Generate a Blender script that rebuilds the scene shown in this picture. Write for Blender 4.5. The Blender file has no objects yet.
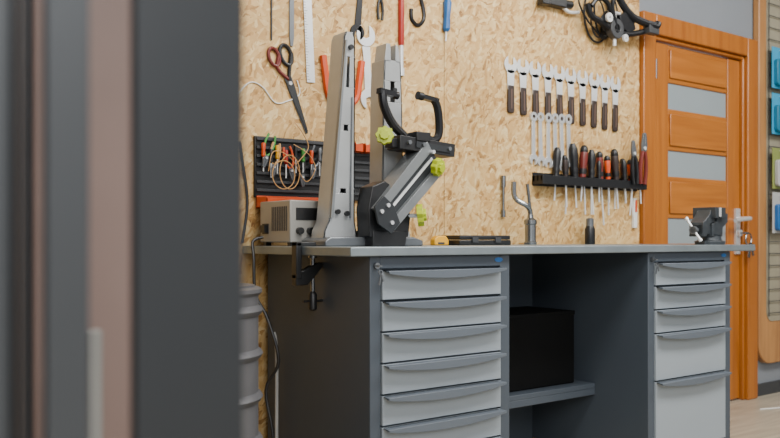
import bpy, bmesh, math, random
from mathutils import Vector, Matrix, Euler
random.seed(4)
C = bpy.context.scene.collection

# ------------------------------------------------------------------ materials
def lin(h):
    h = h.lstrip('#')
    o = []
    for i in (0, 2, 4):
        c = int(h[i:i+2], 16)/255
        o.append(c/12.92 if c <= .04045 else ((c+.055)/1.055)**2.4)
    return (*o, 1)
_m = {}
def pm(name, hexc, rough=.5, metal=0., var=.08, scale=12, bump=0.02, spec=.5):
    if name in _m: return _m[name]
    m = bpy.data.materials.new(name); m.use_nodes = True
    nt = m.node_tree; N = nt.nodes; L = nt.links
    b = N['Principled BSDF']
    b.inputs['Roughness'].default_value = rough
    b.inputs['Metallic'].default_value = metal
    b.inputs['Specular IOR Level'].default_value = spec
    tc = N.new('ShaderNodeTexCoord'); nz = N.new('ShaderNodeTexNoise')
    nz.inputs['Scale'].default_value = scale; nz.inputs['Detail'].default_value = 4
    L.new(tc.outputs['Object'], nz.inputs['Vector'])
    r = N.new('ShaderNodeValToRGB'); c = lin(hexc)
    r.color_ramp.elements[0].position = .3; r.color_ramp.elements[1].position = .7
    r.color_ramp.elements[0].color = tuple(x*(1-var) for x in c[:3])+(1,)
    r.color_ramp.elements[1].color = tuple(min(1, x*(1+var)) for x in c[:3])+(1,)
    L.new(nz.outputs['Fac'], r.inputs['Fac']); L.new(r.outputs['Color'], b.inputs['Base Color'])
    if bump:
        n2 = N.new('ShaderNodeTexNoise'); n2.inputs['Scale'].default_value = scale*12
        L.new(tc.outputs['Object'], n2.inputs['Vector'])
        bp = N.new('ShaderNodeBump'); bp.inputs['Strength'].default_value = bump*4; bp.inputs['Distance'].default_value = .001
        L.new(n2.outputs['Fac'], bp.inputs['Height']); L.new(bp.outputs['Normal'], b.inputs['Normal'])
    _m[name] = m; return m

def wood(name, h1, h2, rough=.4, sc=(40, 40, 3)):
    m = bpy.data.materials.new(name); m.use_nodes = True
    nt = m.node_tree; N = nt.nodes; L = nt.links; b = N['Principled BSDF']
    b.inputs['Roughness'].default_value = rough
    tc = N.new('ShaderNodeTexCoord'); mp = N.new('ShaderNodeMapping'); mp.inputs['Scale'].default_value = sc
    L.new(tc.outputs['Object'], mp.inputs['Vector'])
    nz = N.new('ShaderNodeTexNoise'); nz.inputs['Scale'].default_value = 1; nz.inputs['Detail'].default_value = 6
    nz.inputs['Distortion'].default_value = .6
    L.new(mp.outputs['Vector'], nz.inputs['Vector'])
    r = N.new('ShaderNodeValToRGB'); r.color_ramp.elements[0].color = lin(h1); r.color_ramp.elements[1].color = lin(h2)
    r.color_ramp.elements[0].position = .3; r.color_ramp.elements[1].position = .7
    L.new(nz.outputs['Fac'], r.inputs['Fac']); L.new(r.outputs['Color'], b.inputs['Base Color'])
    return m

def osb():
    m = bpy.data.materials.new('osb'); m.use_nodes = True
    nt = m.node_tree; N = nt.nodes; L = nt.links; b = N['Principled BSDF']
    b.inputs['Roughness'].default_value = .6
    tc = N.new('ShaderNodeTexCoord')
    sp = N.new('ShaderNodeSeparateXYZ'); L.new(tc.outputs['Object'], sp.inputs[0])
    cb = N.new('ShaderNodeCombineXYZ'); L.new(sp.outputs['X'], cb.inputs['X']); L.new(sp.outputs['Z'], cb.inputs['Y'])
    def warp(src, scale, amt):
        wn = N.new('ShaderNodeTexNoise'); wn.inputs['Scale'].default_value = scale; wn.inputs['Detail'].default_value = 3
        L.new(cb.outputs[0], wn.inputs['Vector'])
        ws = N.new('ShaderNodeVectorMath'); ws.operation = 'SUBTRACT'; ws.inputs[1].default_value = (.5, .5, .5)
        L.new(wn.outputs['Color'], ws.inputs[0])
        wm = N.new('ShaderNodeVectorMath'); wm.operation = 'SCALE'; wm.inputs['Scale'].default_value = amt
        L.new(ws.outputs[0], wm.inputs[0])
        wa = N.new('ShaderNodeVectorMath'); wa.operation = 'ADD'
        L.new(src, wa.inputs[0]); L.new(wm.outputs[0], wa.inputs[1]); return wa.outputs[0]
    w0 = warp(warp(cb.outputs[0], 4, .10), 26, .022)
    prev = None
    for i, (ang, sx, sy) in enumerate([(.1, 12, 42), (-.8, 14, 52), (1.35, 15, 48), (-1.5, 17, 62), (.75, 18, 60), (-.3, 22, 78), (2.1, 26, 92)]):
        r0 = N.new('ShaderNodeVectorRotate'); r0.rotation_type = 'Z_AXIS'; r0.inputs['Angle'].default_value = ang
        L.new(w0, r0.inputs['Vector'])
        mp = N.new('ShaderNodeMapping'); mp.inputs['Scale'].default_value = (sx, sy, 1); mp.inputs['Location'].default_value = (i*7.3, i*3.1, 0)
        L.new(r0.outputs[0], mp.inputs['Vector'])
        v = N.new('ShaderNodeTexVoronoi'); v.inputs['Scale'].default_value = 1
        L.new(mp.outputs[0], v.inputs['Vector'])
        s = N.new('ShaderNodeSeparateColor'); L.new(v.outputs['Color'], s.inputs[0])
        if prev is None:
            prev = s.outputs[0]
        else:
            gt = N.new('ShaderNodeMath'); gt.operation = 'GREATER_THAN'; gt.inputs[1].default_value = .68
            L.new(s.outputs[1], gt.inputs[0])
            mx = N.new('ShaderNodeMix'); mx.data_type = 'FLOAT'
            L.new(gt.outputs[0], mx.inputs[0]); L.new(prev, mx.inputs[2]); L.new(s.outputs[0], mx.inputs[3])
            prev = mx.outputs[0]
    fn = N.new('ShaderNodeTexNoise'); fn.inputs['Scale'].default_value = 36; fn.inputs['Detail'].default_value = 6
    L.new(cb.outputs[0], fn.inputs['Vector'])
    mxn = N.new('ShaderNodeMix'); mxn.data_type = 'FLOAT'; mxn.inputs[0].default_value = .43
    L.new(prev, mxn.inputs[2]); L.new(fn.outputs['Fac'], mxn.inputs[3])
    r = N.new('ShaderNodeValToRGB'); e = r.color_ramp.elements
    e[0].position = .14; e[0].color = lin('#84592a')
    e[1].position = .88; e[1].color = lin('#e8d2a2')
    for p, c in [(.24, '#ab8045'), (.32, '#c3985b'), (.5, '#cfa86b'), (.68, '#d9b67d'), (.78, '#e0c48e')]:
        x = e.new(p); x.color = lin(c)
    L.new(mxn.outputs[0], r.inputs['Fac'])
    gn = N.new('ShaderNodeTexNoise'); gn.inputs['Scale'].default_value = 2.5; gn.inputs['Detail'].default_value = 3
    L.new(cb.outputs[0], gn.inputs['Vector'])
    gr = N.new('ShaderNodeValToRGB'); gr.color_ramp.elements[0].color = (.84, .83, .80, 1); gr.color_ramp.elements[0].position = .3
    gr.color_ramp.elements[1].color = (1, 1, 1, 1); gr.color_ramp.elements[1].position = .6
    L.new(gn.outputs['Fac'], gr.inputs['Fac'])
    mu = N.new('ShaderNodeMix'); mu.data_type = 'RGBA'; mu.blend_type = 'MULTIPLY'; mu.inputs[0].default_value = 1
    L.new(r.outputs['Color'], mu.inputs[6]); L.new(gr.outputs['Color'], mu.inputs[7])
    L.new(mu.outputs[2], b.inputs['Base Color'])
    bp = N.new('ShaderNodeBump'); bp.inputs['Strength'].default_value = .2; bp.inputs['Distance'].default_value = .001
    L.new(mxn.outputs[0], bp.inputs['Height']); L.new(bp.outputs['Normal'], b.inputs['Normal'])
    return m

M_osb = osb()
M_wall = pm('grey_paint', '#7a7f85', .8, var=.03, scale=3)
M_ceil = pm('white_paint', '#d8d8d4', .9, var=.02, scale=3)
M_floor = wood('laminate', '#988f7e', '#b2a996', .35, (3, 30, 1))
M_frame = pm('dark_blue_grey_powder', '#424a53', .5, var=.04, scale=4)
M_drawer = pm('light_grey_powder', '#8f989f', .42, var=.02, scale=4)
M_handle = pm('mid_grey_powder', '#575f68', .4, var=.03, scale=4)
M_top = pm('galvanised_steel', '#828c91', .42, .5, var=.12, scale=9)
M_black = pm('black_plastic', '#17181a', .4, var=.1)
M_boxblack = pm('matt_black', '#0b0c0d', .8, var=.1, spec=.15)
M_blackm = pm('black_metal', '#1b1c1f', .32, .3, var=.1)
M_dark = pm('dark_grey', '#35373a', .5, var=.08)
M_silver = pm('silver_paint', '#a5a8a9', .33, .4, var=.06)
M_chrome = pm('chrome', '#dfe1e2', .22, .55, var=.05)
M_can = pm('dull_can_metal', '#85888a', .25, .9, var=.06)
M_steel = pm('steel', '#dfe1e1', .32, .3, var=.08)
M_sgrey = pm('steel_dark', '#6c7074', .35, .5, var=.08)
M_armg = pm('anthracite_metal', '#34373a', .35, .4, var=.06)
M_armc = pm('grey_arm_metal', '#7c8082', .33, .4, var=.06)
M_lime = pm('lime_plastic', '#aab817', .4, var=.05)
M_red = pm('red_plastic', '#a32a20', .4)
M_dred = pm('dark_red_plastic', '#6b241d', .4)
M_orange = pm('orange_plastic', '#cf4c18', .4)
M_yellow = pm('yellow_plastic', '#e0a41c', .4)
M_blue = pm('blue_plastic', '#1f5f9e', .4)
M_teal = pm('teal_plastic', '#12708f', .4)
M_cyan = pm('cyan_card', '#2a94bd', .5)
M_white = pm('white_plastic', '#dcdcd6', .5, var=.03)
M_pipe = pm('pale_grey_plastic', '#a9a9a6', .5, var=.03)
M_box = pm('warm_grey_metal', '#9d9b95', .45, .2, var=.04)
M_vise = pm('hammered_grey', '#3e4347', .36, .3, var=.15, scale=40)
M_drum = pm('grey_drum', '#636366', .42, .3, var=.06)
M_door = wood('door_wood', '#93531a', '#ab6725', .3, (22, 22, 1.4))
M_doorh = wood('door_wood_horizontal', '#9a591d', '#b26e2a', .3, (1.6, 22, 28))
M_darkwood = wood('display_wood', '#94663c', '#b5834f', .4, (20, 20, 2))
M_glass = pm('frosted_glass', '#8b9599', .3, var=.03, scale=2)
M_brown = pm('brown_lacquer', '#63554d', .38, var=.2, scale=2.5)
M_brown2 = pm('rosy_brown_lacquer', '#86716a', .34, var=.2, scale=2.5)
M_slat = pm('charcoal_steel', '#34373a', .38, .3, var=.08, scale=3)
M_slat2 = pm('grey_steel', '#474a4d', .4, .3, var=.08, scale=3)
M_tan = pm('tan_rubber', '#c79a62', .5)
M_brownh = pm('brown_black_handle', '#2e211c', .5)
M_stripe = pm('grip_stripe', '#5d483d', .5)
M_green = pm('green_plastic', '#3f8f3a', .4)
M_backing = pm('olive_grey_board', '#8f8975', .6)
M_olive = pm('olive_card', '#7f8a4a', .5)

# ------------------------------------------------------------------ mesh helpers
def box(bm, x0, x1, y0, y1, z0, z1, rot=None, piv=None):
    vs = [bm.verts.new((x, y, z)) for x in (x0, x1) for y in (y0, y1) for z in (z0, z1)]
    for f in [(0, 1, 3, 2), (4, 6, 7, 5), (0, 4, 5, 1), (2, 3, 7, 6), (0, 2, 6, 4), (1, 5, 7, 3)]:
        bm.faces.new([vs[i] for i in f])
    if rot is not None:
        p = Vector(piv) if piv else Vector(((x0+x1)/2, (y0+y1)/2, (z0+z1)/2))
        bmesh.ops.rotate(bm, verts=vs, cent=p, matrix=Euler(rot).to_matrix())
    return vs
def prism(bm, pts, y0, y1):
    a = [bm.verts.new((x, y0, z)) for x, z in pts]
    b = [bm.verts.new((x, y1, z)) for x, z in pts]
    n = len(pts)
    bm.faces.new(a); bm.faces.new(b[::-1])
    for i in range(n):
        bm.faces.new((a[i], b[i], b[(i+1) % n], a[(i+1) % n]))
    return a+b
def annulus(bm, cx, cz, r0, r1, y0, y1, seg=24):
    R = []
    for i in range(seg):
        t = 2*math.pi*i/seg; c, s = math.cos(t), math.sin(t)
        R.append([bm.verts.new((cx+r*c, y, cz+r*s)) for r, y in ((r0, y0), (r1, y0), (r1, y1), (r0, y1))])
    for i in range(seg):
        A, B = R[i], R[(i+1) % seg]
        for k in range(4):
            bm.faces.new((A[k], A[(k+1) % 4], B[(k+1) % 4], B[k]))
def cyl(bm, p, q, r1, r2=None, seg=20):
    p, q = Vector(p), Vector(q)
    if r2 is None: r2 = r1
    d = (q-p).normalized(); u = d.orthogonal().normalized(); v = d.cross(u)
    A, B = [], []
    for i in range(seg):
        t = 2*math.pi*i/seg; o = u*math.cos(t)+v*math.sin(t)
        A.append(bm.verts.new(p+o*r1)); B.append(bm.verts.new(q+o*r2))
    bm.faces.new(A[::-1]); bm.faces.new(B)
    for i in range(seg):
        bm.faces.new((A[i], A[(i+1) % seg], B[(i+1) % seg], B[i]))
def lathe(bm, prof, seg=24, c=(0, 0, 0)):
    rings = []
    for r, z in prof:
        rings.append([bm.verts.new((c[0]+r*math.cos(2*math.pi*i/seg), c[1]+r*math.sin(2*math.pi*i/seg), c[2]+z)) for i in range(seg)])
    for a, b in zip(rings, rings[1:]):
        for i in range(seg):
            bm.faces.new((a[i], a[(i+1) % seg], b[(i+1) % seg], b[i]))
    bm.faces.new(rings[0][::-1]); bm.faces.new(rings[-1])
def smooth_pts(P, n=6):
    P = [Vector(p) for p in P]
    if len(P) < 3: return P
    out = []
    for i in range(len(P)-1):
        p0 = P[max(i-1, 0)]; p1 = P[i]; p2 = P[i+1]; p3 = P[min(i+2, len(P)-1)]
        for k in range(n):
            t = k/n
            out.append(.5*((2*p1)+(-p0+p2)*t+(2*p0-5*p1+4*p2-p3)*t*t+(-p0+3*p1-3*p2+p3)*t**3))
    out.append(P[-1]); return out
def tube(bm, P, r, seg=10, n=6, flat=None):
    P = smooth_pts(P, n); k = len(P); rr = r if callable(r) else (lambda t: r)
    u = None; rings = []
    for i, p in enumerate(P):
        d = (P[min(i+1, k-1)]-P[max(i-1, 0)]).normalized()
        if u is None: u = d.orthogonal().normalized()
        u = (u-d*u.dot(d)).normalized(); v = d.cross(u)
        R = rr(i/(k-1))
        rings.append([bm.verts.new(p+(u*math.cos(2*math.pi*j/seg)+v*math.sin(2*math.pi*j/seg))*R) for j in range(seg)])
    for a, b in zip(rings, rings[1:]):
        for j in range(seg):
            bm.faces.new((a[j], a[(j+1) % seg], b[(j+1) % seg], b[j]))
    bm.faces.new(rings[0][::-1]); bm.faces.new(rings[-1])
def ring_pts(cx, cy, cz, rx, rz, n=14):
    return [(cx+rx*math.cos(2*math.pi*i/n), cy, cz+rz*math.sin(2*math.pi*i/n)) for i in range(n+1)]
def fork(cx, cz, R, h, d, up=1, n=22):
    a = math.acos(h/R); out = []
    for i in range(n+1):
        t = a-(2*a+math.pi)*i/n
        out.append((cx+R*math.cos(t), cz+up*R*math.sin(t)))
    out += [(cx-h*.95, cz+up*(R-d)), (cx, cz+up*(R-d-h*.4)), (cx+h*.95, cz+up*(R-d))]
    return out

def mk(name, mat, fn, parent=None, bev=0, smooth=True, loc=(0, 0, 0), rot=(0, 0, 0), **props):
    bm = bmesh.new(); fn(bm)
    bmesh.ops.recalc_face_normals(bm, faces=bm.faces)
    me = bpy.data.meshes.new(name); bm.to_mesh(me); bm.free()
    me.materials.append(mat)
    o = bpy.data.objects.new(name, me); C.objects.link(o)
    o.location = loc; o.rotation_euler = rot
    if parent: o.parent = parent
    if bev:
        md = o.modifiers.new('b', 'BEVEL'); md.width = bev; md.segments = 2; md.limit_method = 'ANGLE'; md.angle_limit = .7
    if smooth:
        me.polygons.foreach_set('use_smooth', [True]*len(me.polygons))
        me.set_sharp_from_angle(angle=.6)
    for k, v in props.items(): o[k] = v
    return o
def thing(name, label, cat, loc=(0, 0, 0), rot=(0, 0, 0), group=None):
    o = bpy.data.objects.new(name, None); o.empty_display_size = .05
    C.objects.link(o); o.location = loc; o.rotation_euler = rot
    o['label'] = label; o['category'] = cat
    if group: o['group'] = group
    return o
def dup(root, loc, rot=(0, 0, 0), label=None, parent=None, scale=None):
    n = root.copy(); C.objects.link(n)
    if parent is None:
        n.location = loc; n.rotation_euler = rot
        if label: n['label'] = label
        if scale: n.scale = scale
    else:
        n.parent = parent
    for ch in root.children: dup(ch, None, parent=n)
    return n

# ------------------------------------------------------------------ room
WY = .66
def st(name, mat, fn, **k): return mk(name, mat, fn, smooth=False, kind='structure', **k)
st('floor', M_floor, lambda b: box(b, -4, 6.5, -5, .8, -.05, 0))
st('ceiling', M_ceil, lambda b: box(b, -4, 6.5, -5, .8, 3.2, 3.25))
def wb(b):
    box(b, -4, 2.16, .68, .8, 0, 3.2); box(b, 3.19, 6.5, .68, .8, 0, 3.2); box(b, 2.16, 3.19, .68, .8, 2.06, 3.2)
st('wall_back', M_wall, wb)
st('wall_left', M_wall, lambda b: box(b, -4.1, -4, -5, .8, 0, 3.2))
st('wall_right', M_wall, lambda b: box(b, 6.5, 6.6, -5, .8, 0, 3.2))
st('wall_osb', M_osb, lambda b: (box(b, -1.6, .84, WY, .679, .0, 3.0), box(b, .843, 2.135, WY, .679, .0, 3.0)))
st('baseboard_back', M_dark, lambda b: box(b, 3.24, 6.5, .665, .68, 0, .07))

# door
D = bpy.data.objects.new('door_1', None); C.objects.link(D); D['kind'] = 'structure'; D.location = (2.139, .66, 0)
D['label'] = 'orange-brown wooden interior door with frosted glass strips'; D['category'] = 'door'
def casing(b):
    box(b, 0, .105, -.025, .02, 0, 2.08); box(b, .965, 1.07, -.025, .02, 0, 2.08); box(b, .105, .965, -.025, .02, 1.975, 2.08)
    box(b, .105, .125, -.005, .1, 0, 1.975); box(b, .945, .965, -.005, .1, 0, 1.975); box(b, .105, .965, -.005, .1, 1.955, 1.975)
mk('frame', M_door, casing, D, bev=.006)
mk('stile', M_door, lambda b: box(b, .128, .262, .015, .05, .01, 1.95), D, bev=.004)
mk('stile', M_door, lambda b: box(b, .82, .942, .015, .05, .01, 1.95), D, bev=.004)
gz = [(1.613, 1.75), (1.256, 1.393), (.9, 1.035), (.545, .68)]
z = 1.95
for g0, g1 in gz+[(.01, .01)]:
    mk('panel', M_doorh, lambda b: (box(b, .262, .82, .02, .045, g1, z), box(b, .275, .807, .010, .02, g1+.025, z-.025)), D, bev=.006)
    z = g0
for g0, g1 in gz:
    mk('glass', M_glass, lambda b: box(b, .258, .825, .028, .036, g0-.003, g1+.003), D)
for zz in (.3, 1.8):
    mk('hinge', M_can, lambda b: cyl(b, (.118, -.012, zz-.05), (.118, -.012, zz+.05), .007), D)
def dh(b):
    box(b, .885, .93, .003, .015, .84, 1.10)
    cyl(b, (.908, .015, 1.04), (.908, -.05, 1.04), .013)
    tube(b, [(.908, -.05, 1.04), (.93, -.055, 1.042), (.89, -.055, 1.04), (.79, -.05, 1.03)], .0125)
    cyl(b, (.908, .01, .96), (.908, -.014, .96), .019)
mk('handle', M_chrome, dh, D)
def keys(b):
    box(b, .901, .916, -.055, -.01, .955, .965)
    tube(b, ring_pts(.925, -.05, .925, .030, .034), .004, 6, 2)
    box(b, .922, .94, -.055, -.05, .82, .895, (0, .25, 0)); annulus(b, .935, .885, .006, .021, -.058, -.052, 14)
    box(b, .945, .96, -.059, -.054, .83, .895, (0, -.3, 0)); annulus(b, .95, .88, .006, .019, -.062, -.056, 14)
mk('key', M_can, keys, D)

# ------------------------------------------------------------------ cabinets
def cabinet(u0, tops, label):
    w = .563
    R = thing('drawer_cabinet', label, 'drawer cabinet', (u0, 0, 0))
    def body(b):
        box(b, 0, .038, 0, .62, .05, .872); box(b, w-.042, w, 0, .62, .05, .872)
        box(b, .038, w-.042, 0, .62, .836, .872); box(b, .038, w-.042, 0.005, .62, .05, .09)
        box(b, .038, w-.042, .012, .62, .09, .836); box(b, .03, w-.03, .04, .58, 0, .05)
    mk('body', M_frame, body, R, bev=.002)
    for i in range(len(tops)-1):
        zt, zb = tops[i], tops[i+1]
        d = mk('drawer', M_drawer, lambda b: box(b, .041, w-.045, -.006, .012, zb+.003, zt-.003), R, bev=.0015)
        def hd(b):
            x0, x1 = .043, w-.047; n = 20; dz = .018
            top = [(x0, zt-.004), (x1, zt-.004)]
            arc = []
            for k in range(n+1):
                t = k/n; arc.append((x1+(x0-x1)*t, zt-.012-dz*math.sin(math.pi*t)**.8))
            vs = prism(b, top+arc, -.036, -.006)
            for v in vs:
                if v.co.y > -.01 and v.co.z < zt-.01: v.co.z += .008
        mk('handle', M_handle, hd, d, bev=.0015)
    lk = mk('lock', M_can, lambda b: (cyl(b, (.02, 0, .845), (.02, -.01, .845), .009)), R)
    mk('key', M_sgrey, lambda b: (box(b, .015, .026, -.026, -.009, .843, .847), annulus(b, .02, .827, .005, .0075, -.026, -.023, 14),
                                 box(b, .017, .021, -.026, -.023, .79, .82, (0, .2, 0)), box(b, .024, .029, -.028, -.025, .80, .82, (0, -.3, 0))), lk)
    mk('badge', M_blue, lambda b: prism(b, [(w-.05+.018*math.cos(t*math.pi/8), .856+.0075*math.sin(t*math.pi/8)) for t in range(16)], -.0015, .001), R, label='small blue oval maker badge')
    return R
s = .092; T = .834
cabinet(0, [T-s*i for i in range(7)]+[.09], 'dark blue-grey steel cabinet with many shallow light grey drawers')
cabinet(1.303, [T, T-s, T-2*s, T-3*s, T-5*s, .09], 'dark blue-grey steel cabinet with shallow and deep light grey drawers')
mk('worktop', M_top, lambda b: box(b, -.08, 2.03, -.02, .655, .873, .9), bev=.003, label='long grey galvanised steel worktop resting on two drawer cabinets', category='worktop')
mk('shelf', M_frame, lambda b: (box(b, .564, 1.302, .255, .6, .317, .337), box(b, .564, 1.302, .255, .262, .29, .317)), bev=.002,
   label='dark grey steel shelf spanning between two drawer cabinets', category='shelf')
mk('back_panel', M_frame, lambda b: box(b, .564, 1.302, .603, .618, .0, .872),
   label='dark grey steel back panel of workbench knee space', category='panel')
R = thing('storage_box', 'large black storage box standing on the shelf', 'box', (.98, .44, .338))
mk('body', M_boxblack, lambda b: box(b, -.3, .26, -.13, .13, 0, .285), R, bev=.004)
mk('rim', M_boxblack, lambda b: box(b, -.302, .262, -.132, .132, .278, .295), R, bev=.002)

# table clamp
R = thing('table_clamp', 'black and silver screw clamp on the worktop end', 'clamp', (-.08, .26, .9))
mk('frame', M_black, lambda b: (box(b, -.022, -.002, -.015, .015, -.10, .014), box(b, -.022, .05, -.015, .015, .0, .014),
    prism(b, [(-.022, -.12), (-.022, -.085), (.06, -.05), (.075, -.05), (.075, -.065), (.02, -.12)], -.013, .013)), R, bev=.003)
mk('screw', M_can, lambda b: (cyl(b, (.045, 0, -.14), (.045, 0, -.034), .007), cyl(b, (.045, 0, -.036), (.045, 0, -.027), .014)), R)
mk('knob', M_black, lambda b: (lathe(b, [(.008, -.2), (.014, -.195), (.014, -.15), (.008, -.14)], 16, (.045, 0, 0)), cyl(b, (.01, 0, -.17), (.08, 0, -.17), .004)), R)

# drum
R = thing('drum', 'grey ribbed metal drum beside the workbench', 'drum', (-.435, .2, 0))
prof = [(.15, 0), (.17, .005), (.17, .02)]
z = .02
for k in range(6):
    prof += [(.160, z+.012), (.160, z+.088), (.168, z+.096), (.173, z+.105), (.168, z+.114), (.160, z+.12)]; z += .12
prof += [(.160, .755), (.160, .765), (.17, .775), (.17, .785), (.16, .79)]
mk('body', M_drum, lambda b: lathe(b, prof, 48), R)
mk('lid', M_drum, lambda b: lathe(b, [(.15, .7895), (.15, .795), (.02, .795), (.018, .81)], 40), R)

mk('pipe', M_pipe, lambda b: tube(b, [(-.03, .5, 0), (-.03, .5, .3), (-.03, .5, .55), (-.035, .51, .61)], .006, 12, 2),
   label='thin pale grey vertical conduit tube beside the cabinet', category='pipe')
mk('power_cable', M_black, lambda b: tube(b, [(-.06, .54, .93), (-.095, .545, .915), (-.1, .53, .86), (-.098, .52, .74), (-.07, .49, .66), (-.045, .46, .52), (-.07, .5, .42), (-.06, .47, .25), (-.07, .5, .008)], .0055, 8),
   label='black power cable hanging off the worktop', category='cable')
mk('wall_cable', M_black, lambda b: tube(b, [(-.08, .654, .91), (-.06, .654, 1.05), (-.08, .654, 1.2), (-.09, .654, 1.26)], .005, 8),
   label='black cable running up the chipboard wall', category='cable')
mk('wall_cable', M_white, lambda b: tube(b, [(-.1, .657, 1.42), (-.05, .657, 1.47), (.0, .657, 1.46), (.05, .657, 1.41), (.1, .657, 1.42), (.15, .657, 1.45), (.14, .657, 1.50)], .0026, 6),
   label='thin white wire looping across the chipboard wall', category='cable')

# ------------------------------------------------------------------ power supply box
R = thing('power_supply', 'warm grey metal power supply box with vents on the worktop', 'power supply', (.03, .48, .9))
mk('case', M_box, lambda b: box(b, -.077, .09, -.1, .106, .012, .15), R, bev=.004)
for x in (-.06, .07):
    for y in (-.08, .085):
        mk('foot', M_black, lambda b: box(b, x-.01, x+.01, y-.01, y+.01, 0, .014), R)
mk('vent', M_dark, lambda b: [box(b, -.0785, -.0765, -.08+k*.012, -.075+k*.012, .05, .13) for k in range(9)], R, label='row of dark vent slots')
mk('socket', M_black, lambda b: (box(b, -.08, -.077, .045, .085, .04, .075), box(b, -.09, -.08, .05, .08, .045, .07)), R)
for x in (-.045, -.005, .035):
    mk('knob', M_black, lambda b: cyl(b, (x, -.1, .05), (x, -.118, .05), .011), R)
mk('display', M_black, lambda b: box(b, -.055, .05, -.102, -.1, .085, .125), R)

# ------------------------------------------------------------------ truing stand
R = thing('wheel_truing_stand', 'silver and black bicycle wheel truing stand with lime knobs', 'truing stand', (.2, .3, .9))
def sx(u): return u-.2
def sz(z): return z-.9
mk('base', M_sgrey, lambda b: prism(b, [(sx(-.01), 0), (sx(.38), 0), (sx(.38), .018), (sx(.34), .03), (sx(.01), .03), (sx(-.01), .018)], -.075, .075), R, bev=.004)
mk('foot', M_silver, lambda b: prism(b, [(sx(.225), .02), (sx(.35), .02), (sx(.345), .05), (sx(.325), .06), (sx(.32), .10), (sx(.235), .10)], -.045, .04), R, bev=.003)
def quadslot(b, P, holes, y0, y1):
    def X(z):
        for (a, l0, r0), (c, l1, r1) in zip(P, P[1:]):
            if a <= z <= c:
                t = (z-a)/(c-a); return l0+(l1-l0)*t, r0+(r1-r0)*t
        return P[-1][1:]
    def full(z0, z1):
        rows = [z0]+[p[0] for p in P if z0 < p[0] < z1]+[z1]
        L_ = [(X(z)[0], z) for z in rows]; R_ = [(X(z)[1], z) for z in rows]
        prism(b, L_+R_[::-1], y0, y1)
    def side(z0, z1, m):
        rows = [z0]+[p[0] for p in P if z0 < p[0] < z1]+[z1]
        for sgn in (0, 1):
            A = []; B = []
            for z in rows:
                l, r = X(z); wv = (r-l)*m
                if sgn == 0: A.append((l, z)); B.append((l+wv, z))
                else: A.append((r-wv, z)); B.append((r, z))
            prism(b, A+B[::-1], y0, y1)
    z = P[0][0]
    for h0, h1, m in holes:
        full(z, h0); side(h0, h1, m); z = h1
    full(z, P[-1][0])
P1 = [(.02, sx(.004), sx(.132)), (.05, sx(.008), sx(.130)), (.08, sx(.024), sx(.124)), (.3, sx(.048), sx(.124)), (.55, sx(.071), sx(.125)), (.672, sx(.082), sx(.125)), (.69, sx(.09), sx(.118))]
P2 = [(.06, sx(.232), sx(.325)), (.5, sx(.238), sx(.316)), (.62, sx(.243), sx(.310))]
def up(P, holes, extra=None, yb=.035):
    def f(b):
        quadslot(b, P, holes, -.04, -.034)
        for k in (0, 1):
            g = 1 if k == 0 else -1
            i = 1+k
            A = [(p[i], p[0]) for p in P]; B = [(p[i]+g*.006, p[0]) for p in P]
            prism(b, A+B[::-1], -.04, yb)
        if extra: extra(b)
    return f
mk('upright', M_silver, up(P1, [(.17, .185, .38), (.37, .39, .38), (.51, .61, .40)]), R, bev=.001, label='folded silver upright tapering to its top')
mk('edge_rib', M_sgrey, lambda b: prism(b, [(sx(.102), .09), (sx(.107), .09), (sx(.114), .48), (sx(.110), .48)], -.044, -.04), R)
mk('edge_rib', M_armc, lambda b: prism(b, [(sx(.026), .09), (sx(.036), .09), (sx(.089), .66), (sx(.083), .66)], -.05, -.04), R)
mk('upright', M_silver, up(P2, [(.48, .55, .38)], lambda b: (prism(b, [(sx(.243), .615), (sx(.27), .615), (sx(.268), .675), (sx(.252), .675)], -.04, .02), prism(b, [(sx(.288), .615), (sx(.310), .615), (sx(.302), .67), (sx(.29), .675)], -.04, .02))), R, bev=.0015)
mk('cover', M_sgrey, lambda b: (prism(b, [(sx(.03), .06), (sx(.118), .06), (sx(.12), .6), (sx(.08), .6)], .02, .028)), R, label='dark grey rear web of upright')  # rear web in a darker steel than the silver upright
mk('cover', M_sgrey, lambda b: (prism(b, [(sx(.245), .06), (sx(.312), .06), (sx(.306), .6), (sx(.255), .6)], .02, .028)), R, label='dark grey rear web of upright')
for x, z in ((.055, 1.01), (.09, 1.005), (.105, 1.54), (.28, 1.42)):
    mk('bolt', M_black, lambda b: cyl(b, (sx(x), -.04, sz(z)), (sx(x), -.051, sz(z)), .008), R)
mk('pivot_housing', M_black, lambda b: (prism(b, [(sx(.14), .19), (sx(.125), .12), (sx(.13), .03), (sx(.285), .03), (sx(.295), .10), (sx(.27), .165), (sx(.19), .21)], -.115, -.045),
    prism(b, [(sx(.14), .0), (sx(.27), .0), (sx(.28), .05), (sx(.14), .05)], -.118, .05)), R, bev=.003)
mk('caliper_arm', M_armc, lambda b: prism(b, [(sx(.135), .12), (sx(.155), .10), (sx(.365), .315), (sx(.345), .345)], -.14, -.06), R, bev=.001, label='upper grey diagonal bar')
mk('caliper_arm', M_armc, lambda b: prism(b, [(sx(.185), .07), (sx(.205), .05), (sx(.415), .25), (sx(.408), .285)], -.145, -.06), R, bev=.001, label='lower grey diagonal bar')
mk('arm_web', M_armg, lambda b: prism(b, [(sx(.14), .115), (sx(.19), .065), (sx(.412), .27), (sx(.36), .335)], -.128, -.065), R, bev=.001)
mk('arm_plate', M_armg, lambda b: prism(b, [(sx(.125), .125), (sx(.14), .07), (sx(.19), .04), (sx(.225), .075), (sx(.20), .13), (sx(.16), .16)], -.15, -.142), R, bev=.001)
mk('slide_rail', M_steel, lambda b: prism(b, [(sx(.20), .125), (sx(.206), .119), (sx(.375), .288), (sx(.37), .295)], -.132, -.128), R)
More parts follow.
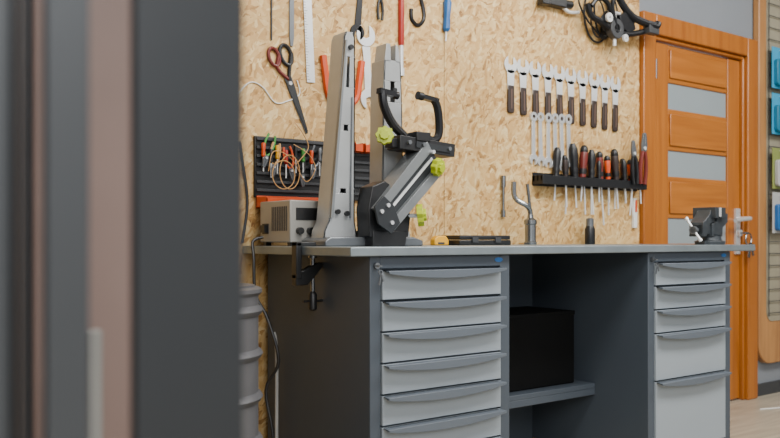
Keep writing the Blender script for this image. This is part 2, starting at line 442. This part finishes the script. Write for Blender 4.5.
for x, z in ((.15, .11), (.19, .075), (.395, .262), (.36, .31), (.175, .13)):
    mk('bolt', M_chrome, lambda b: cyl(b, (sx(x), -.128, z), (sx(x), -.156, z), .0065), R)
mk('crosshead', M_black, lambda b: (box(b, sx(.235), sx(.47), -.135, -.065, .308, .352, (0, .06, 0)), box(b, sx(.215), sx(.275), -.12, -.08, .32, .35), box(b, sx(.30), sx(.36), -.14, -.06, .345, .375)), R, bev=.002)
mk('crosshead_plate', M_armg, lambda b: box(b, sx(.30), sx(.45), -.139, -.134, .318, .338, (0, .06, 0)), R)
for x in (.27, .33, .44):
    mk('bolt', M_sgrey, lambda b: cyl(b, (sx(x), -.134, .332-(x-.35)*.06), (sx(x), -.145, .332-(x-.35)*.06), .007), R)
mk('jaw', M_blackm, lambda b: (tube(b, [(sx(.19), -.1, .50), (sx(.195), -.1, .46), (sx(.215), -.1, .42), (sx(.24), -.1, .39), (sx(.28), -.1, .36), (sx(.29), -.1, .34)], .015, 10),
    box(b, sx(.175), sx(.24), -.112, -.088, .488, .505, (0, .1, 0)), cyl(b, (sx(.24), -.1, .492), (sx(.252), -.1, .491), .013)), R)
mk('jaw', M_blackm, lambda b: (tube(b, [(sx(.29), -.1, .345), (sx(.35), -.1, .365), (sx(.40), -.1, .355), (sx(.425), -.1, .375), (sx(.428), -.1, .42), (sx(.42), -.1, .47), (sx(.405), -.1, .495)], .014, 10),
    box(b, sx(.355), sx(.42), -.112, -.088, .487, .502, (0, .12, 0)), cyl(b, (sx(.355), -.1, .499), (sx(.335), -.1, .501), .014)), R)
def knob(b, x, y, z, r, ax):
    n = 32; pts = []
    for i in range(n):
        t = 2*math.pi*i/n; rr = r*(1+.09*math.cos(8*t)); pts.append((rr*math.cos(t), rr*math.sin(t)))
    ax = Vector(ax).normalized(); u = ax.orthogonal().normalized(); v = ax.cross(u)
    for w, h0, h1 in ((1, 0, .02), (.55, .02, .03)):
        A = [b.verts.new(Vector((x, y, z))+u*p[0]*w+v*p[1]*w+ax*h0) for p in pts]
        B = [b.verts.new(Vector((x, y, z))+u*p[0]*w+v*p[1]*w+ax*h1) for p in pts]
        b.faces.new(A[::-1]); b.faces.new(B)
        for i in range(n): b.faces.new((A[i], A[(i+1) % n], B[(i+1) % n], B[i]))
for x, y, z, r, ax in [(.185, -.12, .352, .028, (-.6, -.8, .1)), (.37, -.15, .262, .028, (.3, -.9, -.2)), (.31, -.13, .1, .034, (.7, -.6, .1))]:
    mk('knob', M_lime, lambda b: knob(b, sx(x), y, z, r, ax), R, bev=.001)
mk('knob_stem', M_chrome, lambda b: cyl(b, (sx(.24), -.1, .34), (sx(.185), -.13, .352), .006), R)
mk('knob_stem', M_chrome, lambda b: cyl(b, (sx(.27), -.09, .1), (sx(.31), -.13, .1), .007), R)

# ------------------------------------------------------------------ small things on worktop
R = thing('tape_measure', 'small yellow-orange tape measure on the worktop', 'tape measure', (.64, .45, .9))
mk('case', M_yellow, lambda b: prism(b, [(-.035, 0), (.035, 0), (.035, .02), (.02, .036), (-.02, .036), (-.035, .022)], -.015, .015), R, bev=.004)
mk('grip', M_dark, lambda b: box(b, -.02, .012, -.017, .017, .004, .012), R, bev=.002)
R = thing('tool_case', 'flat black plastic tool case lying on the worktop', 'case', (.83, .46, .9))
mk('body', M_black, lambda b: box(b, -.14, .13, -.07, .07, 0, .02), R, bev=.004)
mk('lid', M_black, lambda b: box(b, -.138, .128, -.068, .068, .021, .038), R, bev=.004)
for x in (-.08, .04):
    mk('latch', M_dark, lambda b: box(b, x, x+.03, -.076, -.068, .01, .03), R, bev=.001)
R = thing('grease_gun', 'dull metal canister with bent spout standing on the worktop', 'grease gun', (1.235, .55, .9))
mk('body', M_can, lambda b: lathe(b, [(.026, 0), (.028, .004), (.028, .01), (.024, .014), (.024, .085), (.028, .09), (.028, .105), (.014, .115), (.012, .13)], 24), R)
mk('spout', M_can, lambda b: tube(b, [(0, 0, .125), (-.005, 0, .15), (-.03, 0, .17), (-.06, .02, .19), (-.07, .03, .22), (-.07, .03, .27)], .011, 10), R)
mk('lever', M_can, lambda b: tube(b, [(.0, 0, .13), (-.02, -.01, .2), (-.03, -.01, .26)], .007, 8), R)
R = thing('oil_bottle', 'small black bottle with grey cap against the wall', 'bottle', (1.684, .6, .9))
mk('body', M_black, lambda b: lathe(b, [(.022, 0), (.024, .004), (.024, .07), (.018, .085)], 20), R)
mk('cap', M_sgrey, lambda b: lathe(b, [(.018, .085), (.018, .118), (.014, .122)], 20), R)

# vise
R = thing('bench_vise', 'dark grey cast bench vise bolted at the worktop end', 'vise', (1.92, .13, .9))
R.rotation_euler = (0, 0, math.radians(8))
mk('base', M_vise, lambda b: (lathe(b, [(.062, 0), (.064, .014), (.05, .02), (.045, .04), (.052, .045)], 28), [box(b, q*.072-.02, q*.072+.02, -.02, .02, 0, .015) for q in (-1, 1)]), R, bev=.001)
mk('body', M_vise, lambda b: (prism(b, [(-.05, .035), (.05, .035), (.055, .075), (.105, .10), (.105, .132), (.06, .132), (.055, .15), (.0, .15), (.0, .10), (-.05, .09)], -.035, .035), box(b, .0, .045, -.052, .052, .115, .162)), R, bev=.0015)
mk('anvil', M_vise, lambda b: box(b, .06, .112, -.032, .032, .122, .138), R, bev=.001)
mk('slide', M_vise, lambda b: box(b, -.13, -.0, -.025, .025, .045, .085), R, bev=.001)
mk('sliding_jaw', M_vise, lambda b: (prism(b, [(-.13, .035), (-.10, .035), (-.065, .09), (-.022, .1), (-.022, .15), (-.055, .15), (-.075, .125), (-.13, .095)], -.032, .032), box(b, -.055, -.022, -.052, .052, .115, .162)), R, bev=.0015)
mk('jaw_plate', M_steel, lambda b: box(b, -.022, -.017, -.052, .052, .122, .160), R)
mk('jaw_plate', M_steel, lambda b: box(b, -.005, .0, -.052, .052, .122, .160), R)
mk('screw', M_sgrey, lambda b: (cyl(b, (-.165, 0, .062), (-.12, 0, .062), .012), cyl(b, (-.165, 0, .062), (-.148, 0, .062), .017)), R)
mk('handle_bar', M_steel, lambda b: (cyl(b, (-.157, -.03, .02), (-.157, .03, .11), .005), cyl(b, (-.157, -.033, .015), (-.157, -.027, .025), .008), cyl(b, (-.157, .027, .105), (-.157, .033, .115), .008)), R)

# ------------------------------------------------------------------ wall tools
TY = .6565
G = 'tools hanging on the chipboard wall'
def wt_(name, label, cat, u, z, rot=0): return thing(name, label, cat, (u, TY, z), (0, rot, 0), G)
R = wt_('hex_key', 'long thin black rod with bent end', 'hex key', .0355, 1.63)
mk('shaft', M_black, lambda b: tube(b, [(0, 0, 0), (0, 0, .15), (0, 0, .24), (.01, 0, .27), (.04, 0, .275)], .0035, 6), R)
R = wt_('steel_file', 'slim dark-handled file hanging on the wall', 'file', .117, 1.62)
mk('blade', M_sgrey, lambda b: prism(b, [(-.005, 0), (.005, 0), (.009, .03), (.009, .2), (-.009, .2), (-.009, .03)], -.003, .003), R)
mk('handle', M_black, lambda b: lathe(b, [(.006, .19), (.011, .21), (.012, .28), (.008, .3)], 14), R)
R = wt_('steel_ruler', 'wide silver steel ruler hanging slightly tilted', 'ruler', .198, 1.498, -.05)
mk('blade', M_steel, lambda b: box(b, -.017, .017, -.002, .0, 0, .5), R)
mk('marking', M_dark, lambda b: [box(b, -.017, -.009 if k % 5 else -.003, -.0026, -.002, .01+k*.01, .0112+k*.01) for k in range(48)], R, label='black graduation marks')
R = wt_('scissors', 'large shears with black and dark red loop handles', 'scissors', .115, 1.47, -.38)
mk('handle', M_dred, lambda b: tube(b, ring_pts(-.028, -.003, .12, .02, .032)+[(-.03, -.003, .08), (0, -.003, .03)], .0065, 8, 3), R, label='dark red loop handle')
mk('handle', M_black, lambda b: tube(b, ring_pts(.022, -.003, .115, .022, .036)+[(.02, -.003, .07), (0, -.003, .03)], .007, 8, 3), R, label='black loop handle')
M_sc = pm('darkened_steel', '#3c3e40', .35, .5)
mk('blade', M_sc, lambda b: (prism(b, [(-.016, .04), (.012, .04), (.015, 0), (.008, -.165), (.002, -.175), (-.013, 0)], -.004, -.001)), R)
mk('blade', M_sgrey, lambda b: (prism(b, [(.016, .04), (-.012, .04), (-.014, 0), (-.002, -.175), (.003, -.17), (.016, 0)], -.001, .002)), R)
mk('screw', M_chrome, lambda b: cyl(b, (0, -.004, .015), (0, -.008, .015), .007), R)
def open_wrench(name, label, u, zbot, L, mat, rot=0, w=.014, R0=.022, jaw=.01):
    R = wt_(name, label, 'wrench', u, zbot, rot)
    mk('jaw', mat, lambda b: prism(b, fork(0, L-R0, R0, jaw, R0*1.1, 1), -.005, .003), R, bev=.001)
    mk('jaw', mat, lambda b: prism(b, fork(0, R0, R0*.95, jaw*.9, R0, -1), -.005, .003), R, bev=.001)
    mk('shank', mat, lambda b: prism(b, [(-w*.5, R0*1.2), (w*.5, R0*1.2), (w*.6, R0*2), (w*.5, L/2), (w*.6, L-R0*2), (-w*.6, L-R0*2), (-w*.5, L/2), (-w*.6, R0*2)], -.003, .002), R, bev=.001)
    return R
open_wrench('wrench', 'black open-ended wrench with flat shank', .40, 1.68, .3, M_blackm, .1, .024, .033, .013)
open_wrench('wrench', 'silver double open-ended wrench with wide jaws', .462, 1.42, .33, M_steel, -.07, .03, .043, .019)
def pliers(label, u, z, mat, rot=0, S=1., spread=.03, head_up=True, end=.7, tr=.0085):
    R = wt_('pliers', label, 'pliers', u, z, rot); k = 1 if head_up else -1
    R.location.y = .652
    for sg in (-1, 1):
        mk('handle', mat, lambda b: tube(b, [(sg*.006*S, 0, -k*.01*S), (sg*spread*.8*S, 0, -k*.04*S), (sg*spread*S, 0, -k*.09*S), (sg*spread*end*S, 0, -k*.14*S)], tr*S, 8), R)
    mk('jaw', M_sgrey, lambda b: (prism(b, [(-.014*S, -.01*S*k), (.014*S, -.01*S*k), (.017*S, .015*S*k), (.009*S, .06*S*k), (.001*S, .065*S*k), (.001*S, .02*S*k), (-.001*S, .02*S*k), (-.001*S, .065*S*k), (-.009*S, .06*S*k), (-.017*S, .015*S*k)], -.006, .004)), R, bev=.001)
    mk('pivot', M_steel, lambda b: cyl(b, (0, -.006, .003*k), (0, -.01, .003*k), .007*S), R)
    return R
pliers('large orange-handled pliers hanging with handles spread', .335, 1.40, M_orange, 0, 1.45, .052, False, 1.15, .0095)
pliers('dark pliers with black grips', .51, 1.86, M_black, 0, .6, .02)
R = wt_('torque_wrench', 'long silver bar tool with red grip', 'torque wrench', .612, 1.57)
mk('shaft', M_steel, lambda b: (cyl(b, (0, -.004, 0), (0, -.004, .2), .009), cyl(b, (0, -.004, 0), (0, -.004, .03), .013)), R)
mk('grip', M_red, lambda b: lathe(b, [(.009, .12), (.012, .13), (.012, .34), (.009, .36)], 16, (0, -.004, 0)), R)
R = wt_('hook_spanner', 'curved black hook spanner on a nail', 'spanner', .70, 1.785)
mk('hook', M_blackm, lambda b: tube(b, [(-.035, 0, .06), (-.032, 0, .02), (0, 0, 0), (.03, 0, .03), (.025, 0, .08), (0, 0, .15), (-.01, 0, .25)], .008, 8), R)
R = wt_('screwdriver', 'blue-handled screwdriver hanging tip down', 'screwdriver', .84, 1.74, .06)
mk('handle', M_blue, lambda b: lathe(b, [(.009, .04), (.016, .05), (.014, .1), (.018, .16), (.01, .18)], 14, (0, -.008, 0)), R)
mk('shaft', M_steel, lambda b: cyl(b, (0, -.008, 0), (0, -.008, .055), .004), R)

# left louvred panel with bins
R = thing('tool_organizer', 'black ribbed plastic tool panel on the chipboard wall', 'tool organizer', (.23, WY, 1.07))
mk('board', M_black, lambda b: box(b, -.265, .26, -.012, 0, 0, .215), R, bev=.003)
mk('rib', M_dark, lambda b: [box(b, -.26, .255, -.02, -.012, .02+k*.03, .03+k*.03) for k in range(7)], R, bev=.001, label='row of horizontal ribs')
R = thing('parts_bin', 'shallow red-orange parts tray under the tool panel', 'bin', (.14, .645, 1.03), group='orange bins on tool panel')
mk('tray', M_orange, lambda b: (box(b, -.17, .17, -.075, -.0, 0, .005), box(b, -.17, .17, -.075, -.07, 0, .035), box(b, -.17, .17, -.005, 0.003, 0, .045), box(b, -.17, -.165, -.075, 0, 0, .04), box(b, .165, .17, -.075, 0, 0, .04)), R, bev=.001)
for x in (.38, .425, .47):
    R = thing('parts_bin', 'small red-orange bin on top of the tool panel', 'bin', (x, .635, 1.25), group='orange bins on tool panel')
    mk('tray', M_orange, lambda b: (prism(b, [(-.018, 0), (.018, 0), (.018, .03), (-.018, .03)], -.03, -.026), box(b, -.018, .018, -.03, .01, 0, .004), box(b, -.018, -.015, -.03, .01, 0, .035), box(b, .015, .018, -.03, .01, 0, .035)), R, bev=.001)
for u, z, m, nm, ro in [(.03, 1.16, M_tan, 'tan', .15), (.10, 1.15, M_orange, 'orange', -.2), (.0, 1.19, M_green, 'green', .3), (.145, 1.13, M_black, 'black', -.1), (.195, 1.16, M_sgrey, 'grey', .2)]:
    r = pliers(nm+'-handled small pliers on the black panel', u, z+.02, m, ro, .6, .03, False, .7, .007); r.location.y = .632
for i, (u, z, m, cn) in enumerate([(-.01, 1.24, M_orange, 'orange'), (.02, 1.22, M_black, 'black'), (.045, 1.235, M_yellow, 'yellow'), (.08, 1.22, M_red, 'red'), (.12, 1.24, M_black, 'black'), (.15, 1.23, M_green, 'green'), (.185, 1.225, M_orange, 'orange'), (.22, 1.235, M_sgrey, 'grey')]):
    R = thing('screwdriver', cn+' stubby screwdriver held in the black panel', 'screwdriver', (u, .631, z-.08), group='small drivers in tool panel')
    mk('handle', m, lambda b: lathe(b, [(.004, .05), (.0075, .055), (.0065, .075), (.008, .095), (.006, .1)], 12), R)
    mk('shaft', M_steel, lambda b: cyl(b, (0, 0, 0), (0, 0, .052), .0025), R)
R = thing('cable_coil', 'tan cable loops hanging on the tool panel', 'cable', (.06, .612, 1.16), group=G)
mk('loop', M_tan, lambda b: (tube(b, ring_pts(0, 0, -.01, .045, .05), .0018, 6, 3), tube(b, ring_pts(.02, -.008, -.0, .04, .06), .0018, 6, 3), tube(b, [(.05, 0, .03), (.1, 0, .09), (.08, 0, .14), (.05, .01, .18)], .0018, 6),
   tube(b, [(-.06, 0, .0), (-.04, 0, .07), (.03, 0, .05), (.09, 0, -.03), (.13, 0, .02), (.1, .0, .07), (.04, 0, .1)], .0016, 6)), R)

# cone wrenches
R = thing('cone_wrench', 'flat steel cone wrench with dark striped grip', 'wrench', (1.22, TY, 1.48), group='row of cone wrenches')
mk('head', M_steel, lambda b: (prism(b, fork(0, .212, .039, .0165, .036, 1), -.004, .0), prism(b, [(-.018, .1), (.018, .1), (.022, .188), (-.022, .188)], -.004, .0)), R, bev=.0006)
mk('grip', M_brownh, lambda b: prism(b, [(-.016, .0), (.016, .0), (.0195, .014), (.0185, .06), (.0175, .12), (-.0175, .12), (-.0185, .06), (-.0195, .014)], -.008, .003), R, bev=.003)
mk('grip_stripe', M_stripe, lambda b: box(b, -.004, .004, -.0092, -.0078, .018, .105), R)
mk('nail', M_sgrey, lambda b: cyl(b, (0, .008, .188), (0, -.012, .188), .002, seg=8), R)
c0 = R
for i in range(1, 10):
    sc = 1+.011*i
    dup(c0, (1.22+.0795*i, TY, 1.48-.003*i), (0, random.uniform(-.03, .03), 0), scale=(1, 1, sc))
# combination wrenches
R = thing('combination_wrench', 'polished combination wrench hanging ring end up', 'wrench', (1.36, .655, 1.26), group='row of combination wrenches')
mk('ring', M_chrome, lambda b: annulus(b, 0, .215, .009, .021, -.008, .003), R)
mk('shank', M_chrome, lambda b: (prism(b, [(-.0115, .03), (.0115, .03), (.0095, .198), (-.0095, .198)], -.006, .002), prism(b, fork(0, .022, .025, .010, .024, -1), -.008, .003)), R, bev=.0005)
c0 = R
for i in range(1, 6):
    dup(c0, (1.36+.048*i, .655-.0015*(i % 2), 1.26-.005*i), (0, random.uniform(-.05, .05), 0), scale=(.95+.02*i, 1, 1+.03*i))
# rail
R = thing('tool_rail', 'black plastic tool holder rail screwed to the wall', 'tool rail', (1.77, WY, 1.165), group=G)
def rl(b):
    for y0, y1 in ((-.062, -.052), (-.040, -.029), (-.017, 0)):
        box(b, -.41, .34, y0, y1, .02, .045)
    box(b, -.41, .34, -.006, 0, 0, .06); box(b, -.41, .34, -.065, -.058, .005, .045)
    for x in (-.41, -.22, .0, .17, .335): box(b, x, x+.005, -.06, 0, .005, .045)
mk('bar', M_black, rl, R, bev=.001)
def driver(u, hm, L, hs, label, row):
    R = thing('screwdriver', label, 'screwdriver', (u, .614 if row else .637, 1.2105), group='screwdrivers in the tool rail')
    R.rotation_euler = (0, random.uniform(-.14, .14), 0)
    mk('handle', hm, lambda b: lathe(b, [(.006*hs, 0), (.0115*hs, .002), (.011*hs, .03*hs), (.0145*hs, .06*hs), (.0135*hs, .085*hs), (.007*hs, .1*hs)], 12), R)
    mk('collar', M_black, lambda b: lathe(b, [(.0115*hs, .012*hs), (.0128*hs, .02*hs), (.012*hs, .03*hs)], 12), R)
    if hm is not M_black:
        mk('cap', M_black, lambda b: lathe(b, [(.0125*hs, .082*hs), (.0142*hs, .086*hs), (.0125*hs, .1*hs), (.006*hs, .108*hs)], 12), R)
    mk('shaft', M_steel, lambda b: cyl(b, (0, 0, -L), (0, 0, .002), .004, seg=10), R)
cm = {'black': M_black, 'red': M_red, 'orange': M_orange, 'dark brown': M_brownh, 'dark red': M_dred}
cols = ['black', 'dark brown', 'black', None, 'black', 'dark red', 'orange', 'black', 'red', 'black', 'dark red', 'orange', 'black', 'dark brown', 'red', 'black', 'dark red', 'black', 'orange', 'black']
for i, cn in enumerate(cols):
    if cn is None: continue
    driver(1.495+.0305*i+random.uniform(-.008, .008), cm[cn], random.choice([.11, .14, .17, .22]), 1.6 if i == 4 else random.uniform(.8, 1.45), cn+'-handled screwdriver standing in the black rail', i % 2)
r = pliers('large long-nose pliers with dark red grips in the rail', 2.07, 1.37, M_dred, 0.05, 1.25, .018, True, .7, .008); r.location.y = .585
r = pliers('black side cutters standing in the tool rail', 1.99, 1.34, M_black, -.1, 1.05, .018, True, .7, .008); r.location.y = .585
R = thing('utility_knife', 'white and orange utility knife hanging below the rail', 'knife', (2.085, .654, .98), group=G)
mk('body', M_white, lambda b: prism(b, [(-.014, 0), (.014, 0), (.016, .1), (.008, .15), (-.014, .15)], -.01, .006), R, bev=.003)
mk('slider', M_orange, lambda b: box(b, -.005, .007, -.014, -.009, .08, .14), R, bev=.001)
R = thing('socket_wrench', 'thin chrome socket wrench hanging on the wall', 'wrench', (1.17, .649, 1.03), group=G)
mk('shaft', M_can, lambda b: (cyl(b, (0, 0, 0), (0, 0, .14), .006), cyl(b, (0, 0, .12), (0, 0, .17), .011), cyl(b, (0, 0, -.01), (0, 0, .02), .01)), R)

# upper bike things
R = thing('brake_lever', 'black and silver bicycle brake lever on the wall', 'brake lever', (1.53, .64, 2.0), group=G)
mk('body', M_black, lambda b: (box(b, -.13, .02, -.02, .02, -.012, .035), cyl(b, (-.02, 0, .01), (.07, 0, .015), .019), box(b, -.15, -.1, -.03, .01, -.02, .01)), R, bev=.004)
mk('lever', M_steel, lambda b: tube(b, [(.0, 0, 0), (.05, 0, -.02), (.1, 0, -.015), (.12, 0, -.01)], .008), R)
R = thing('repair_clamp', 'curved black and steel clamp tool tangled with brake cables', 'clamp', (1.95, .59, 1.95), group=G)
mk('arm', M_blackm, lambda b: tube(b, [(-.1, 0, .2), (-.05, 0, .12), (.02, -.01, .06), (.1, -.02, .04), (.18, -.03, .03), (.2, -.03, .05)], .018, 10), R)
mk('arm', M_blackm, lambda b: tube(b, [(-.3, 0, .07), (-.27, 0, .02), (-.2, 0, .0), (-.1, 0, -.03), (0, 0, -.03), (.12, 0, .0), (.17, -.01, .01)], .015, 10), R)
mk('jaw', M_dark, lambda b: annulus(b, -.1, -.02, .02, .048, -.02, .015), R, bev=.003)
mk('jaw', M_dark, lambda b: box(b, .12, .2, -.04, .0, -.01, .05), R, bev=.003)
mk('plate', M_armg, lambda b: prism(b, [(-.2, .0), (-.12, -.05), (-.06, -.03), (-.03, .04), (-.09, .09), (-.15, .06)], .015, .022), R, bev=.003)
mk('plate', M_blackm, lambda b: prism(b, [(-.06, .0), (.0, -.03), (.05, .0), (.04, .05), (-.02, .08), (-.07, .05)], -.01, .01), R, bev=.003)
mk('mount', M_dark, lambda b: box(b, -.12, -.08, -.0, .07, -.04, .0), R, bev=.003)
mk('screw', M_steel, lambda b: (cyl(b, (-.1, 0, -.1), (-.1, 0, .05), .009), cyl(b, (-.14, 0, .06), (-.06, 0, .06), .007)), R)
mk('pulley', M_steel, lambda b: annulus(b, -.17, .02, .006, .022, -.03, -.02), R)
mk('pulley', M_steel, lambda b: annulus(b, -.05, -.06, .005, .018, -.03, -.02), R)
mk('lever', M_blackm, lambda b: tube(b, [(-.1, -.01, -.02), (-.14, -.02, .08), (-.12, -.02, .16), (-.06, -.01, .22)], .010, 8), R)
mk('lever', M_blackm, lambda b: tube(b, [(-.28, -.01, .06), (-.24, -.02, .10), (-.18, -.02, .09), (-.12, -.01, .03)], .011, 8), R)
q = (-.16, .058, .05)
mk('brake_cable', M_black, lambda b: (tube(b, ring_pts(q[0], q[1], q[2], .09, .13), .005, 6, 3), tube(b, ring_pts(q[0]+.04, q[1]-.01, q[2]+.04, .07, .15), .005, 6, 3), tube(b, ring_pts(q[0]-.01, q[1]-.015, q[2]-.02, .05, .09), .004, 6, 3),
   tube(b, [(q[0]+x, q[1]+y, q[2]+z) for x, y, z in [(.1, -.01, .15), (.14, -.015, .0), (.06, -.015, -.1), (-.05, -.01, -.06), (-.14, -.01, .04), (-.1, -.01, .12)]], .0045, 6)), R, label='thin looping black brake cables')
mk('sleeve', M_steel, lambda b: (tube(b, [(q[0]+.05, q[1]-.01, q[2]-.1), (q[0]+.09, q[1]-.01, q[2]-.02), (q[0]+.1, q[1]-.01, q[2]+.1)], .007, 8)), R)

# ------------------------------------------------------------------ display board by door
R = thing('display_board', 'tall rounded wooden display board with wire grid', 'display board', (3.225, .662, .19))
def rr(x0, x1, z0, z1, r, n=8):
    o = []
    for cx, cz, a0 in ((x1-r, z1-r, 0), (x0+r, z1-r, 90), (x0+r, z0+r, 180), (x1-r, z0+r, 270)):
        for k in range(n+1):
            t = math.radians(a0+90*k/n); o.append((cx+r*math.cos(t), cz+r*math.sin(t)))
    return o
mk('frame', M_darkwood, lambda b: prism(b, rr(0, 1.0, 0, 2.4, .12), -.025, .016), R, bev=.006)
mk('backing', M_backing, lambda b: prism(b, rr(.075, .925, .25, 2.35, .06), -.029, -.024), R, label='olive-grey backing board')
mk('wire', M_dark, lambda b: [cyl(b, (.075, -.04, .3+k*.07), (.93, -.04, .3+k*.07), .0025, seg=6) for k in range(29)]+[cyl(b, (.085+k*.14, -.037, .28), (.085+k*.14, -.037, 2.3), .0025, seg=6) for k in range(7)], R, label='dark wire grid')
def pack(label, c1, c2, loc):
    R = thing('blister_pack', label, 'package', loc, group='packages on display board')
    mk('card', c1, lambda b: box(b, -.08, .08, .0, .003, -.12, .12), R)
    mk('blister', c2, lambda b: prism(b, rr(-.06, .06, -.105, .05, .02, 3), -.025, .0), R, bev=.004)
    mk('hook', M_steel, lambda b: cyl(b, (0, .028, .105), (0, -.05, .105), .0025, seg=8), R)
    return R
p0 = pack('teal-blue blister pack hanging on the wire grid', M_cyan, M_teal, (3.37, .595, 1.93))
for x, z in [(3.37, 1.66), (3.55, 1.93), (3.55, 1.66)]: dup(p0, (x, .595, z))
pack('olive and grey pack hanging on the wire grid', M_olive, M_pipe, (3.375, .595, 1.34))
pack('pale grey and blue pack hanging on the wire grid', M_pipe, M_blue, (3.375, .595, 1.08))
mk('floor_cable', M_white, lambda b: tube(b, [(2.9, .45, .004), (3.1, .4, .004), (3.3, .5, .004), (3.6, .45, .004), (3.9, .5, .004)], .004, 6),
   label='white cable lying on the wood floor', category='cable')

# ------------------------------------------------------------------ divider close by
R = thing('slatted_divider', 'charcoal steel divider with broad upright slats', 'room divider', (-1.2, -1.41, 0))
for x0, x1, m in [(-1.188, -1.108, M_slat), (-1.2455, -1.2185, M_slat2), (-1.33, -1.268, M_slat2), (-1.259, -1.2555, M_slat)]:
    mk('slat', m, lambda b: box(b, x0+1.2, x1+1.2, 0, .012, .05, 2.3), R, bev=.001)
mk('slat', M_slat, lambda b: box(b, -.062, -.056, .03, .04, .05, 2.3), R, label='thin rear slat')
mk('rail', M_slat, lambda b: box(b, -.2, .092, .0, .045, 2.3, 2.36), R)
mk('rail', M_slat, lambda b: box(b, -.2, .092, 0, .045, 0, .05), R)
R = thing('tall_cabinet', 'tall grey-brown lacquered cabinet behind the slatted divider', 'cabinet', (-1.3, -1.0, 0))
mk('body', M_brown, lambda b: box(b, -.5, .27, 0, .35, 0, 2.2), R, bev=.004)
mk('door', M_brown, lambda b: box(b, -.2, .135, -.018, 0, .05, 2.18), R, bev=.003)
mk('door', M_brown2, lambda b: box(b, .14, .275, -.018, 0, .05, 2.18), R, bev=.003)
mk('post', M_pipe, lambda b: box(b, -1.143, -1.131, -1.157, -1.145, 0, .833),
   label='slim off-white upright post behind the divider', category='post')

# ------------------------------------------------------------------ lights, world, camera
def area(loc, rot, sx_, sy_, e, col=(1, .98, .95)):  # area lamps out of view, added to light the room; no fixtures modelled
    l = bpy.data.lights.new('unseen_area_light', 'AREA'); l.shape = 'RECTANGLE'; l.size = sx_; l.size_y = sy_; l.energy = e; l.color = col
    o = bpy.data.objects.new('unseen_area_light', l); C.objects.link(o); o.location = loc; o.rotation_euler = rot
area((.8, -1.3, 3.1), (math.radians(18), 0, 0), 2.6, .8, 140)
area((3.2, -1.6, 3.1), (math.radians(12), 0, 0), 1.5, .8, 65)
area((-1.5, -3.6, 2.6), (math.radians(60), 0, math.radians(-30)), 2.5, 1.6, 95, (1, 1, 1))  # added fill lamp behind the camera, hung below ceiling height
w = bpy.data.worlds.new('w'); bpy.context.scene.world = w; w.use_nodes = True
w.node_tree.nodes['Background'].inputs[0].default_value = (.98, .98, 1, 1); w.node_tree.nodes['Background'].inputs[1].default_value = .85
cam = bpy.data.cameras.new('camera'); co = bpy.data.objects.new('camera', cam); C.objects.link(co)
co.location = (-1.384, -1.961, .92); co.rotation_euler = (math.radians(90), 0, math.radians(-36.6))
cam.lens = 38.3; cam.sensor_width = 36; cam.shift_y = 21/780
cam.dof.use_dof = True; cam.dof.focus_distance = 2.9; cam.dof.aperture_fstop = 3.5
cam.clip_start = .05
bpy.context.scene.camera = co
